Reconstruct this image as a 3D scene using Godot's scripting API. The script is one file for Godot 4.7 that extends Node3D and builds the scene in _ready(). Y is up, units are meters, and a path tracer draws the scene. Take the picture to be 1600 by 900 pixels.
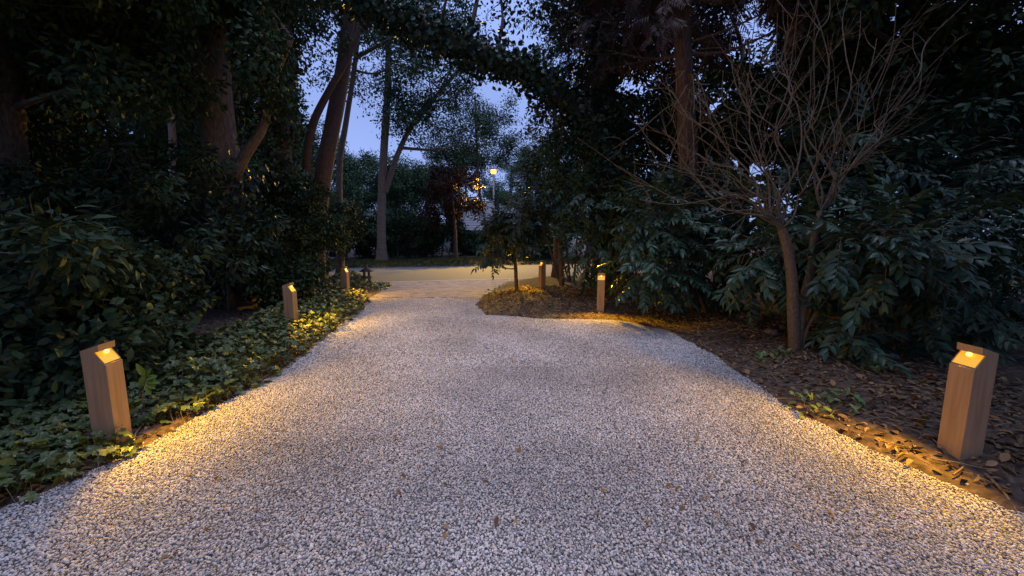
extends Node3D
# A gravel drive at dusk between trees and laurels, lit by six wooden bollard lamps and a street lamp.

const FOCAL := 600.0            # focal length in pixels of the 1600 x 900 photograph
const EYE := 1.5
const PITCH := -7.4
var R := RandomNumberGenerator.new()
var M := {}
var L := {}
var noise := FastNoiseLite.new()
var drive := PackedVector2Array()
var road_n := Vector2(-sin(deg_to_rad(15.0)), -cos(deg_to_rad(15.0)))   # across the road, away from the drive
const ROAD_NEAR := 13.82
const ROAD_FAR := 20.6


# ------------------------------------------------------------------ mesh accumulator
class MB:
	var v := PackedVector3Array()
	var n := PackedVector3Array()
	var c := PackedColorArray()
	var i := PackedInt32Array()
	func vert(p: Vector3, col := Color(1, 1, 1)) -> int:
		v.append(p)
		c.append(col)
		return v.size() - 1
	func tri(a: int, b: int, d: int) -> void:
		i.append(a); i.append(b); i.append(d)
	func quad(a: Vector3, b: Vector3, d: Vector3, e: Vector3, col := Color(1, 1, 1)) -> void:
		# corners counter-clockwise seen from the front
		var k := v.size()
		for p in [a, b, d, e]:
			vert(p, col)
		tri(k, k + 2, k + 1)
		tri(k, k + 3, k + 2)
	func box(mid: Vector3, size: Vector3, bas := Basis.IDENTITY, col := Color(1, 1, 1)) -> void:
		var h := size / 2.0
		var p := []
		for s in 8:
			p.append(mid + bas * Vector3(h.x if s & 1 else -h.x, h.y if s & 2 else -h.y, h.z if s & 4 else -h.z))
		for f in [[4, 5, 7, 6], [1, 0, 2, 3], [5, 1, 3, 7], [0, 4, 6, 2], [6, 7, 3, 2], [0, 1, 5, 4]]:
			quad(p[f[0]], p[f[1]], p[f[2]], p[f[3]], col)
	func tube(pts: PackedVector3Array, rs: PackedFloat32Array, sides: int, flute := 0.0, ns: FastNoiseLite = null, cap := true) -> void:
		# smooth tube with its own normals; use only in a builder whose other shapes are tubes too
		var up := Vector3(0.31, 0.2, 0.93)
		var base := v.size()
		var m := pts.size()
		for k in m:
			var t := (pts[mini(k + 1, m - 1)] - pts[maxi(k - 1, 0)]).normalized()
			var s := t.cross(up)
			if s.length() < 0.05:
				s = t.cross(Vector3(1, 0, 0))
			s = s.normalized()
			up = s.cross(t).normalized()
			for j in sides:
				var a := TAU * j / sides
				var d := s * cos(a) + up * sin(a)
				var r := rs[k]
				if flute > 0.0:
					r *= 1.0 + flute * ns.get_noise_3d(d.x * 60.0, pts[k].y * 9.0, d.z * 60.0)
				v.append(pts[k] + d * r)
				n.append(d)
				c.append(Color(1, 1, 1))
		for k in m - 1:
			for j in sides:
				var a := base + k * sides + j
				var b := base + k * sides + (j + 1) % sides
				tri(a, b, a + sides)
				tri(b, b + sides, a + sides)
		if cap:
			var t := (pts[m - 1] - pts[m - 2]).normalized()
			v.append(pts[m - 1]); n.append(t); c.append(Color(1, 1, 1))
			var e := v.size() - 1
			for j in sides:
				tri(base + (m - 1) * sides + j, base + (m - 1) * sides + (j + 1) % sides, e)
	func mesh(mat: Material = null) -> ArrayMesh:
		var a := []
		a.resize(Mesh.ARRAY_MAX)
		a[Mesh.ARRAY_VERTEX] = v
		if n.size() == v.size():
			a[Mesh.ARRAY_NORMAL] = n
		a[Mesh.ARRAY_COLOR] = c
		a[Mesh.ARRAY_INDEX] = i
		var m := ArrayMesh.new()
		m.add_surface_from_arrays(Mesh.PRIMITIVE_TRIANGLES, a)
		if mat:
			m.surface_set_material(0, mat)
		return m


# ------------------------------------------------------------------ pixels to points
func ray(u: float, v: float) -> Vector3:
	return Vector3((u - 800.0) / FOCAL, -(v - 450.0) / FOCAL, -1.0).rotated(Vector3.RIGHT, deg_to_rad(PITCH))

func P(u: float, v: float, d: float) -> Vector3:
	var r := ray(u, v)
	return Vector3(0, EYE, 0) + r * (d / -r.z)

func G(u: float, v: float, y := 0.0) -> Vector3:
	var r := ray(u, v)
	return Vector3(0, EYE, 0) + r * ((y - EYE) / r.y)


# ------------------------------------------------------------------ nodes
func numbered(called: String) -> String:
	if not has_node(NodePath(called)):
		return called
	var k := 1
	while has_node(NodePath("%s_%03d" % [called, k])):
		k += 1
	return "%s_%03d" % [called, k]

func thing(called: String, label: String, category: String, at := Vector3.ZERO, group := "") -> Node3D:
	var o := Node3D.new()
	o.name = numbered(called)
	add_child(o)
	o.position = at
	tag(o, label, category, group)
	return o

func tag(o: Node, label: String, category: String, group := "") -> void:
	o.set_meta("label", label)
	o.set_meta("category", category)
	if group:
		o.set_meta("group", group)

func part(called: String, mesh: Mesh, mat: Material, parent: Node, at := Transform3D.IDENTITY) -> MeshInstance3D:
	var o := MeshInstance3D.new()
	o.name = numbered(called) if parent == self else called
	o.mesh = mesh
	if mat:
		o.material_override = mat
	o.transform = at
	parent.add_child(o, true)
	return o

func structure(called: String, mesh: Mesh, mat: Material) -> MeshInstance3D:
	var o := part(called, mesh, mat, self)
	o.set_meta("kind", "structure")
	return o

func multi(called: String, mesh: Mesh, mat: Material, xf: Array, cols: PackedColorArray, parent: Node) -> MultiMeshInstance3D:
	var mm := MultiMesh.new()
	mm.transform_format = MultiMesh.TRANSFORM_3D
	mm.use_colors = true
	mm.mesh = mesh
	mm.instance_count = xf.size()
	for k in xf.size():
		mm.set_instance_transform(k, xf[k])
		mm.set_instance_color(k, cols[k])
	var o := MultiMeshInstance3D.new()
	o.name = numbered(called) if parent == self else called
	o.multimesh = mm
	o.material_override = mat
	o.set_meta("kind", "stuff")
	parent.add_child(o, true)
	return o


# ------------------------------------------------------------------ materials
func lin(r: float, g: float, b: float) -> Color:
	return Color(r, g, b).linear_to_srgb()

func flat_mat(c: Color, rough := 0.8) -> StandardMaterial3D:
	var m := StandardMaterial3D.new()
	m.albedo_color = c
	m.roughness = rough
	return m

func noise_tex(freq: float, stops: Array, sd: int, size := 512, oct := 5, kind := FastNoiseLite.TYPE_SIMPLEX_SMOOTH) -> NoiseTexture2D:
	var f := FastNoiseLite.new()
	f.noise_type = kind
	f.frequency = freq
	f.fractal_octaves = oct
	f.seed = sd
	var t := NoiseTexture2D.new()
	t.width = size
	t.height = size
	t.seamless = true
	t.noise = f
	if stops:
		var g := Gradient.new()
		var offs := PackedFloat32Array()
		var cols := PackedColorArray()
		for s in stops:
			offs.append(s[0])
			cols.append(s[1])
		g.offsets = offs
		g.colors = cols
		t.color_ramp = g
	return t

func noise_mat(freq: float, stops: Array, scale: Vector3, rough: float, relief := 0.0, sd := 1, world := true) -> StandardMaterial3D:
	var m := StandardMaterial3D.new()
	m.albedo_texture = noise_tex(freq, stops, sd)
	m.uv1_triplanar = true
	m.uv1_world_triplanar = world
	m.uv1_scale = scale
	m.roughness = rough
	if relief > 0.0:
		m.heightmap_enabled = true
		m.heightmap_texture = noise_tex(freq * 1.6, [], sd + 7)
		m.heightmap_scale = relief
	return m

func leaf_mat(rough: float, back: float) -> StandardMaterial3D:
	var m := StandardMaterial3D.new()
	m.vertex_color_use_as_albedo = true
	m.roughness = rough
	if back > 0.0:
		m.backlight_enabled = true
		m.backlight = Color(back, back, back * 0.6)
	m.cull_mode = BaseMaterial3D.CULL_DISABLED
	return m

func make_materials() -> void:
	M.stone = leaf_mat(0.8, 0.0)
	M.lit_leaf = leaf_mat(0.5, 0.3)
	M.leaf = leaf_mat(0.6, 0.0)
	M.leaf.metallic_specular = 0.25
	M.gloss_leaf = leaf_mat(0.4, 0.0)
	M.gloss_leaf.metallic_specular = 0.4
	M.dead_leaf = leaf_mat(0.75, 0.0)
	M.shrub_bark = noise_mat(0.03, [[0.2, lin(.08, .055, .034)], [0.6, lin(.16, .115, .072)], [0.9, lin(.24, .185, .125)]], Vector3(3, 1.2, 3), 0.8, 0.5, 24)
	M.gravel_bed = noise_mat(0.09, [[0.2, lin(.12, .11, .1)], [0.5, lin(.3, .28, .26)], [0.8, lin(.5, .48, .46)]], Vector3(1.1, 1.1, 1.1), 0.9, 0.8, 3)
	M.soil = noise_mat(0.03, [[0.15, lin(.03, .02, .013)], [0.45, lin(.06, .038, .024)], [0.65, lin(.1, .066, .042)], [0.9, lin(.19, .135, .09)]], Vector3(.7, .7, .7), 0.95, 2.0, 5)
	M.asphalt = noise_mat(0.08, [[0.2, lin(.08, .078, .075)], [0.6, lin(.135, .13, .123)], [0.9, lin(.19, .183, .175)]], Vector3(.6, .6, .6), 0.85, 0.2, 9)
	M.kerb = noise_mat(0.05, [[0.2, lin(.26, .24, .21)], [0.8, lin(.42, .4, .36)]], Vector3(1, 1, 1), 0.9, 0.2, 11)
	M.bark = noise_mat(0.02, [[0.2, lin(.1, .07, .05)], [0.5, lin(.2, .14, .1)], [0.85, lin(.3, .22, .17)]], Vector3(2.2, .45, 2.2), 0.9, 1.6, 13)
	M.red_bark = noise_mat(0.025, [[0.2, lin(.05, .03, .022)], [0.5, lin(.11, .066, .048)], [0.85, lin(.17, .105, .08)]], Vector3(2.6, .4, 2.6), 0.9, 1.5, 17)
	M.grey_bark = noise_mat(0.025, [[0.2, lin(.06, .046, .036)], [0.6, lin(.13, .1, .078)], [0.9, lin(.21, .165, .13)]], Vector3(2.2, .45, 2.2), 0.9, 1.6, 19)
	M.twig = noise_mat(0.03, [[0.2, lin(.1, .065, .035)], [0.6, lin(.2, .135, .075)], [0.9, lin(.28, .2, .12)]], Vector3(3, 1.2, 3), 0.75, 0.5, 23)
	M.wood = noise_mat(0.012, [[0.1, lin(.27, .165, .09)], [0.45, lin(.33, .21, .12)], [0.6, lin(.345, .22, .127)], [0.9, lin(.38, .245, .145)]], Vector3(4, .3, 4), 0.7, 0.04, 29, false)
	M.lantern_stone = noise_mat(0.06, [[0.2, lin(.035, .035, .035)], [0.8, lin(.09, .09, .085)]], Vector3(3, 3, 3), 0.9, 0.3, 31)
	M.rock = noise_mat(0.03, [[0.2, lin(.09, .08, .07)], [0.55, lin(.18, .16, .145)], [0.9, lin(.3, .28, .26)]], Vector3(2.5, 2.5, 2.5), 0.9, 1.0, 37)
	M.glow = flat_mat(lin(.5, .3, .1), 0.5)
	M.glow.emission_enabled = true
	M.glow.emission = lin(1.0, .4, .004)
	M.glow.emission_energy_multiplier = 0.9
	M.led = flat_mat(lin(.8, .7, .5), 0.3)
	M.led.emission_enabled = true
	M.led.emission = lin(1.0, .66, .14)
	M.led.emission_energy_multiplier = 2.2
	M.trim = flat_mat(lin(.5, .36, .16), 0.4)
	M.metal = flat_mat(lin(.55, .54, .5), 0.55)
	M.lamp_glass = flat_mat(lin(.8, .7, .4), 0.3)
	M.lamp_glass.emission_enabled = true
	M.lamp_glass.emission = lin(1.0, .6, .08)
	M.lamp_glass.emission_energy_multiplier = 3.0
	M.roof = noise_mat(0.04, [[0.2, lin(.13, .13, .14)], [0.8, lin(.26, .26, .28)]], Vector3(.8, .8, .8), 0.85, 0.3, 41)
	M.render_wall = noise_mat(0.03, [[0.2, lin(.4, .39, .36)], [0.8, lin(.55, .53, .5)]], Vector3(.4, .4, .4), 0.9, 0.1, 43)
	M.brick = leaf_mat(0.9, 0.0)
	M.pane = flat_mat(lin(.02, .022, .025), 0.08)
	M.frame = flat_mat(lin(.5, .5, .48), 0.5)


# ------------------------------------------------------------------ leaves and sprays
func add_leaf(mb: MB, T: Transform3D, ln: float, w: float, seg: int, fold: float, droop: float, col: Color) -> void:
	# a leaf that starts at T and runs along its -Z, folded along the midrib and drooping
	var base := mb.vert(T.origin, col)
	var last := []
	for k in range(1, seg):
		var t := float(k) / seg
		var hw := w * 0.5 * pow(sin(PI * pow(t, 0.8)), 0.8)
		var y := -droop * t * t * ln
		var row := [mb.vert(T * Vector3(-hw, y + fold * hw, -t * ln), col), mb.vert(T * Vector3(0, y, -t * ln), col), mb.vert(T * Vector3(hw, y + fold * hw, -t * ln), col)]
		if k == 1:
			mb.tri(base, row[0], row[1])
			mb.tri(base, row[1], row[2])
		else:
			for s in 2:
				mb.tri(last[s], row[s], row[s + 1])
				mb.tri(last[s], row[s + 1], last[s + 1])
		last = row
	var tip := mb.vert(T * Vector3(0, -droop * ln, -ln), col)
	mb.tri(last[0], tip, last[1])
	mb.tri(last[1], tip, last[2])

func rdir() -> Vector3:
	var z := R.randf_range(-1, 1)
	var a := R.randf() * TAU
	var s := sqrt(1.0 - z * z)
	return Vector3(s * cos(a), z, s * sin(a))

func aim(dir: Vector3, up := Vector3.UP) -> Basis:
	if absf(dir.normalized().dot(up.normalized())) > 0.98:
		up = Vector3(0.3, 0.1, 1)
	return Basis.looking_at(dir, up)

func tone(a := 0.7, b := 1.3) -> Color:
	var k := R.randf_range(a, b)
	return Color(k, k * R.randf_range(.95, 1.05), k * R.randf_range(.85, 1.1))

func spray(n: int, rad: float, ln: float, w: float) -> ArrayMesh:
	# a twig end: leaves spread through a flattened ball, hanging a little
	var mb := MB.new()
	for k in n:
		var o := rdir() * rad * pow(R.randf(), 0.45)
		o.y *= 0.7
		var d := (o.normalized() + rdir() * 0.8 + Vector3(0, -0.35, 0)).normalized()
		add_leaf(mb, Transform3D(aim(d, (Vector3.UP + rdir() * 0.7).normalized()), o), ln * R.randf_range(.7, 1.25), w * R.randf_range(.75, 1.2), 3, R.randf_range(.1, .5), R.randf_range(0, .35), tone())
	return mb.mesh()

func laurel_leaves(n: int, reach: float) -> Array:
	# one shoot: [transform, length, width, droop] for each leaf, along a shoot that runs to -Z
	var out := []
	for k in n:
		var t := (k + 0.5) / n
		var side := -1.0 if k % 2 else 1.0
		var d := Vector3(side * R.randf_range(.5, .95), R.randf_range(-.55, .1), -R.randf_range(.35, .8)).normalized()
		if k >= n - 2:
			d = Vector3(side * .25, -.1, -1).normalized()
		out.append([Transform3D(aim(d, Vector3(side * -.2, 1, 0).normalized()), Vector3(0, -.12 * t * t * reach * 2.0, -t * reach)), R.randf_range(.1, .15), R.randf_range(.042, .058), R.randf_range(.15, .4)])
	return out

func shoot_mesh(leaves: Array) -> ArrayMesh:
	var mb := MB.new()
	for l in leaves:
		add_leaf(mb, l[0], l[1], l[2], 4, .3, l[3], tone(.7, 1.3))
	return mb.mesh()

func ivy_leaf(size: float) -> ArrayMesh:
	var mb := MB.new()
	var c := mb.vert(Vector3(0, .0, -.35) * size)
	var out := [Vector3(0, 0, 0), Vector3(-.3, .04, .08), Vector3(-.5, -.06, -.2), Vector3(-.3, .03, -.42), Vector3(-.34, -.04, -.72), Vector3(-.12, .02, -.7), Vector3(0, -.08, -1.05), Vector3(.12, .02, -.7), Vector3(.34, -.04, -.72), Vector3(.3, .03, -.42), Vector3(.5, -.06, -.2), Vector3(.3, .04, .08)]
	var ids := []
	for p in out:
		ids.append(mb.vert(p * size))
	for k in ids.size():
		mb.tri(c, ids[(k + 1) % ids.size()], ids[k])
	return mb.mesh()

func needle_spray(n: int, reach: float) -> ArrayMesh:
	# a flat feathery conifer spray
	var mb := MB.new()
	for k in n:
		var t := (k + .5) / n
		var side := -1.0 if k % 2 else 1.0
		var o := Vector3(0, -.1 * t * t, -t) * reach
		var d := Vector3(side * .8, R.randf_range(-.35, .05), -.7).normalized()
		add_leaf(mb, Transform3D(aim(d), o), reach * (.5 - .3 * t) * R.randf_range(.8, 1.2), .022, 2, .1, .25, tone(.7, 1.3))
	return mb.mesh()

func simple_leaf(ln: float, w: float, seg: int, fold: float, droop: float) -> ArrayMesh:
	var mb := MB.new()
	add_leaf(mb, Transform3D.IDENTITY, ln, w, seg, fold, droop, Color(1, 1, 1))
	return mb.mesh()

func make_leaves() -> void:
	R.seed = 77
	L.broad = [spray(20, .3, .1, .058), spray(18, .27, .09, .055), spray(22, .34, .1, .055)]
	L.far = [spray(34, .6, .125, .075), spray(32, .55, .13, .075)]
	L.big = [spray(9, .22, .17, .06), spray(8, .2, .16, .065)]
	L.ivy_spray = []
	for q in 2:
		var mb := MB.new()
		for k in 10:
			var o := rdir() * .16
			var b := aim((rdir() + Vector3(0, -.8, 0)).normalized(), (Vector3(0, .4, 0) + o.normalized()).normalized())
			add_leaf(mb, Transform3D(b, o), .09, .085, 3, .25, .1, tone())
		L.ivy_spray.append(mb.mesh())
	L.shoot_data = []
	L.shoot = []
	for q in 4:
		var d := laurel_leaves(11 + q, .34 + .04 * q)
		L.shoot_data.append(d)
		L.shoot.append(shoot_mesh(d))
	L.needle = [needle_spray(18, .4), needle_spray(16, .34)]
	L.ivy = ivy_leaf(.08)
	L.laurel = [simple_leaf(.13, .048, 5, .3, .25), simple_leaf(.115, .05, 5, .25, .4), simple_leaf(.145, .05, 5, .35, .2)]
	L.dry = [simple_leaf(.055, .032, 4, .7, -.35), simple_leaf(.048, .034, 4, .5, .5), simple_leaf(.06, .025, 4, 1.0, .2)]
	var tuft := MB.new()
	for k in 14:
		var d := Vector3(R.randf_range(-.6, .6), 1, R.randf_range(-.6, .6)).normalized()
		add_leaf(tuft, Transform3D(aim(d, Vector3(R.randf_range(-1, 1), .2, 1).normalized()), Vector3(R.randf_range(-.08, .08), -.01, R.randf_range(-.08, .08))), R.randf_range(.1, .22), .008, 3, .2, .25, tone())
	L.tuft = tuft.mesh()


# ------------------------------------------------------------------ plants
func smooth(pts: Array, per := 5) -> PackedVector3Array:
	var out := PackedVector3Array()
	for k in pts.size() - 1:
		var a: Vector3 = pts[maxi(k - 1, 0)]
		var b: Vector3 = pts[k]
		var c: Vector3 = pts[k + 1]
		var d: Vector3 = pts[mini(k + 2, pts.size() - 1)]
		for j in per:
			out.append(b.cubic_interpolate(c, a, d, float(j) / per))
	out.append(pts[-1])
	return out

func taper(n: int, r0: float, r1: float) -> PackedFloat32Array:
	var out := PackedFloat32Array()
	for k in n:
		out.append(lerpf(r0, r1, float(k) / (n - 1)))
	return out

func px_path(list: Array) -> Array:
	var out := []
	for p in list:
		out.append(P(p[0], p[1], p[2]))
	return out

func area(u0: float, v0: float, u1: float, v1: float, d0: float, d1: float, n: int, r0: float, r1: float) -> Array:
	# n crown clumps [centre, radius] spread evenly through a stretch of the view between two depths
	var out := []
	var cols := maxi(1, roundi(sqrt(n * (u1 - u0) / maxf(v1 - v0, 1.0))))
	var rows := maxi(1, ceili(float(n) / cols))
	for k in n:
		var cx := k % cols
		var cy := k / cols
		out.append([P(lerpf(u0, u1, (cx + R.randf()) / cols), lerpf(v0, v1, (cy + R.randf()) / rows), R.randf_range(d0, d1)), R.randf_range(r0, r1)])
	return out

func grow(o: Node3D, stems: Array, clumps: Array, leaves: Array, leaf_m: Material, ca: Color, cb: Color, density: float, opt := {}) -> void:
	# stems: [points, r0, r1, material]; clumps: [centre, radius]; both in world space, the node stands at its base
	var at := o.position
	var along := PackedVector3Array()
	var first := true
	for s in stems:
		var pts := smooth(s[0], 6)
		for k in pts.size():
			along.append(pts[k])
			pts[k] -= at
		var rs := taper(pts.size(), s[1], s[2])
		if first and s[1] > 0.1:
			rs[0] *= 1.5
			rs[1] *= 1.22
			rs[2] *= 1.08
		var mb := MB.new()
		mb.tube(pts, rs, 14 if s[1] > .12 else 7, .22 if s[1] > .12 else .1, noise)
		part("trunk" if first else opt.get("stem_name", "limb"), mb.mesh(), s[3], o)
		first = false
	var lm: Material = stems[0][3] if stems.size() else M.grey_bark
	var xf: Array = []
	for q in leaves.size():
		xf.append([])
	var cols: Array = []
	for q in leaves.size():
		cols.append(PackedColorArray())
	var size: float = opt.get("size", 1.0)
	var flat: float = opt.get("flat", 0.8)
	var hang: float = opt.get("hang", 0.0)
	for cl in clumps:
		var c: Vector3 = cl[0]
		var r: float = cl[1]
		if along.size() and not opt.get("no_limbs", false):
			var best := along[0]
			var bd := 1e9
			for p in along:
				var dd := p.distance_to(c) + maxf(0.0, p.y - c.y + .3) * 1.5
				if dd < bd:
					bd = dd
					best = p
			var mid := best.lerp(c, .5) + Vector3(0, -.08 * bd, 0) + rdir() * .1 * bd
			var pts := smooth([best - at, mid - at, c - at], 5)
			var mb := MB.new()
			mb.tube(pts, taper(pts.size(), clampf(.022 * bd + .01 * r, .012, .12), .008), 6)
			for k in 5:
				var from := pts[R.randi_range(pts.size() / 2, pts.size() - 1)]
				var to := c - at + rdir() * r * .8
				var tp := smooth([from, from.lerp(to, .5) + rdir() * r * .12, to], 3)
				mb.tube(tp, taper(tp.size(), .007 + .006 * r, .003), 4)
			part("limb", mb.mesh(), lm, o)
		var count := int(density * r * r)
		var subs := []
		for k in maxi(5, int(9 * r)):
			var q := rdir() * r * pow(R.randf(), .5)
			q.y *= flat
			subs.append([c + q, r * R.randf_range(.18, .4)])
		var k := 0
		while k < count:
			k += 1
			var sub: Array = subs[R.randi() % subs.size()]
			var d := rdir() * pow(R.randf(), .5)
			var p: Vector3 = sub[0] + d * sub[1]
			p.y -= R.randf() * hang * r
			if p.y < 0.05:
				continue
			var which := R.randi() % leaves.size()
			var dir := ((p - c).normalized() + rdir() * .6 + Vector3(0, -.25, 0)).normalized()
			var b := aim(dir).rotated(dir, R.randf_range(-.5, .5)) * R.randf_range(.75, 1.3) * size
			xf[which].append(Transform3D(b, p - at))
			cols[which].append(ca.lerp(cb, R.randf()))   # each spray differs a little, by chance alone
	for q in leaves.size():
		if xf[q].size():
			multi(opt.get("crown", "crown"), leaves[q], leaf_m, xf[q], cols[q], o)

func clothe(o: Node3D, path: Array, rad: float, n: int, ca: Color, cb: Color) -> void:
	# ivy climbing round a trunk or bough
	var pts := smooth(path, 8)
	var xf := []
	var cols := PackedColorArray()
	for k in n:
		var p := pts[R.randi() % pts.size()] + rdir() * .25
		var d := rdir()
		p += d * rad * R.randf_range(.55, 1.25)
		xf.append(Transform3D(aim((d + Vector3(0, -.6, 0)).normalized()) * R.randf_range(.8, 1.4), p - o.position))
		var c := ca.lerp(cb, R.randf())
		cols.append(c)
	multi("climbing_ivy", L.ivy_spray[R.randi() % 2], M.gloss_leaf, xf, cols, o)

func laurel(label: String, clumps: Array, base: Vector3, n: int, close: int, ca: Color, cb: Color, group := "laurels beside the drive") -> void:
	# a laurel: stems, its nearest shoots leaf by leaf, the rest joined
	R.seed = hash(label)
	var o := thing("laurel_shrub", label, "shrub", base, group)
	var stem_n := 5
	for k in stem_n:
		var cl: Array = clumps[k % clumps.size()]
		var to: Vector3 = cl[0]
		var from := base + Vector3(R.randf_range(-.25, .25), -.03, R.randf_range(-.25, .25))
		var pts := smooth([from - base, from.lerp(to, .5) + Vector3(0, .12, 0) + rdir() * .15 - base, to - base], 5)
		var mb := MB.new()
		mb.tube(pts, taper(pts.size(), .035, .012), 7)
		part("stem", mb.mesh(), M.grey_bark, o)
	var weights := 0.0
	for cl in clumps:
		weights += cl[1] * cl[1]
	var shoots := []
	for cl in clumps:
		var c: Vector3 = cl[0]
		var r: float = cl[1]
		for k in int(n * r * r / weights):
			var d := rdir()
			if d.dot((Vector3(0, EYE, 0) - c).normalized()) < -.35 and R.randf() < .6:
				d = -d
			var p := c + Vector3(d.x, d.y * .85, d.z) * r * (1.0 - .45 * R.randf() * R.randf())
			if p.y < 0.12:
				continue
			var dir := (d + Vector3(0, -.25, 0) + rdir() * .45).normalized()
			shoots.append([p.distance_to(Vector3(0, EYE, 0)) - .9 * d.dot((Vector3(0, EYE, 0) - p).normalized()), Transform3D(aim(dir).rotated(dir, R.randf_range(-.6, .6)) * R.randf_range(.85, 1.25), p - base), R.randi() % 4, ca.lerp(cb, R.randf())])
	shoots.sort_custom(func(a, b): return a[0] < b[0])
	var mats := []
	for k in 4:
		var c := ca.lerp(cb, k / 3.0)
		var m := flat_mat(lin(c.r, c.g, c.b), .4)
		m.metallic_specular = .4
		mats.append(m)
	var made := 0
	var xf := [[], [], [], []]
	var cols := [PackedColorArray(), PackedColorArray(), PackedColorArray(), PackedColorArray()]
	var twigs := MB.new()
	for s in shoots:
		var T: Transform3D = s[1]
		var tip := T * Vector3(0, -.05, -.36)
		twigs.tube(PackedVector3Array([T * Vector3(0, .02, .12), T.origin, T * Vector3(0, -.02, -.2), tip]), taper(4, .005, .002), 4, 0.0, null, false)
		if made < close:
			for l in L.shoot_data[s[2]]:
				var leaf: MeshInstance3D = part("leaf", L.laurel[R.randi() % 3], mats[R.randi() % 4], o, T * (l[0] as Transform3D))
				made += 1
		else:
			xf[s[2]].append(T)
			cols[s[2]].append(s[3])
	var tw := part("twig", twigs.mesh(), M.twig, o)
	tw.set_meta("kind", "stuff")
	for q in 4:
		if xf[q].size():
			multi("foliage", L.shoot[q], M.gloss_leaf, xf[q], cols[q], o)

func ivy_patch(label: String, spots: Callable, n: int, close: int, size: float, ca: Color, cb: Color) -> void:
	# ground ivy: spots() gives a point above the soil for each leaf
	R.seed = hash(label)
	var pts := []
	var mid := Vector3.ZERO
	for k in n:
		var p: Vector3 = spots.call()
		pts.append(p)
		mid += p / n
	mid.y = height(mid.x, mid.z)
	var o := thing("ivy_patch", label, "ivy", mid, "ivy along the drive")
	pts.sort_custom(func(a, b): return a.length_squared() < b.length_squared())
	var mats := []
	for k in 4:
		var c := ca.lerp(cb, k / 3.0)
		var m := flat_mat(lin(c.r, c.g, c.b), .42)
		m.backlight_enabled = true
		m.backlight = Color(.3, .3, .1)
		mats.append(m)
	var xf := []
	var cols := PackedColorArray()
	var vines := MB.new()
	for k in n:
		var p: Vector3 = pts[k]
		var b := aim(Vector3(R.randf_range(-.3, 1), R.randf_range(-.5, .1), R.randf_range(-1, 1)).normalized(), (Vector3.UP + rdir() * .7).normalized()) * size * R.randf_range(.6, 1.25)
		var T := Transform3D(b, p - mid)
		var foot := Vector3(p.x + R.randf_range(-.08, .08), height(p.x, p.z) - .01, p.z + R.randf_range(-.08, .08)) - mid
		vines.tube(PackedVector3Array([foot, foot.lerp(T.origin, .6) + rdir() * .015, T.origin]), taper(3, .0022, .001), 3, 0.0, null, false)
		if k < close:
			part("leaf", L.ivy, mats[R.randi() % 4], o, T)
		else:
			xf.append(T)
			cols.append(ca.lerp(cb, R.randf()))
	part("vine", vines.mesh(), M.twig, o).set_meta("kind", "stuff")
	if xf.size():
		multi("foliage", L.ivy, M.lit_leaf, xf, cols, o)


# ------------------------------------------------------------------ ground
func edge(x: float, z: float) -> float:
	# distance to the edge of the drive, negative on it
	var p := Vector2(x, z)
	var best := 1e9
	for k in drive.size():
		var q := Geometry2D.get_closest_point_to_segment(p, drive[k], drive[(k + 1) % drive.size()])
		best = minf(best, p.distance_squared_to(q))
	best = sqrt(best)
	return -best if Geometry2D.is_point_in_polygon(p, drive) else best

func across(x: float, z: float) -> float:
	return Vector2(x, z).dot(road_n)

func height(x: float, z: float) -> float:
	var s := across(x, z)
	var far_n := noise.get_noise_2d(x * 3.0, z * 3.0) * .12
	if s > ROAD_FAR:
		return smoothstep(0.0, 1.6, s - ROAD_FAR) * (.12 + far_n) - .02
	if s > ROAD_NEAR - .2:
		return -.05
	var e := 12.0
	if absf(x) < 14.0:
		e = edge(x, z)
	if e < 0.0:
		return -.06 * smoothstep(0.0, .06, -e)
	var n1 := noise.get_noise_2d(x * 22.0, z * 22.0) * .035 + noise.get_noise_2d(x * 70.0, z * 70.0) * .012
	var mid_x := lerpf(0.0, -2.2, clampf((-z - 7.0) / 3.0, 0.0, 1.0))
	var h := 0.0
	if x > mid_x:
		h = .02 + .15 * smoothstep(0.0, 1.0, e) + .12 * smoothstep(1.2, 4.0, e) + n1 * smoothstep(0.0, .3, e)
	else:
		h = .02 + .05 * smoothstep(0.0, .5, e) + .15 * smoothstep(1.0, 4.0, e) + n1 * smoothstep(0.0, .3, e)
		h += .34 * exp(-Vector2(x + 4.9, (z + 11.6) * .8).length_squared() / .75) * smoothstep(0.0, .5, e)
	h *= smoothstep(0.0, 1.2, ROAD_NEAR - s)
	return h + far_n * smoothstep(4.0, 8.0, e)

func steps(list: Array) -> PackedFloat32Array:
	# [from, to, step] stretches joined into one row of grid lines
	var out := PackedFloat32Array()
	for s in list:
		var k: float = s[0]
		while k < s[1] - 1e-4:
			out.append(k)
			k += s[2]
	out.append(list[-1][1])
	return out

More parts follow.
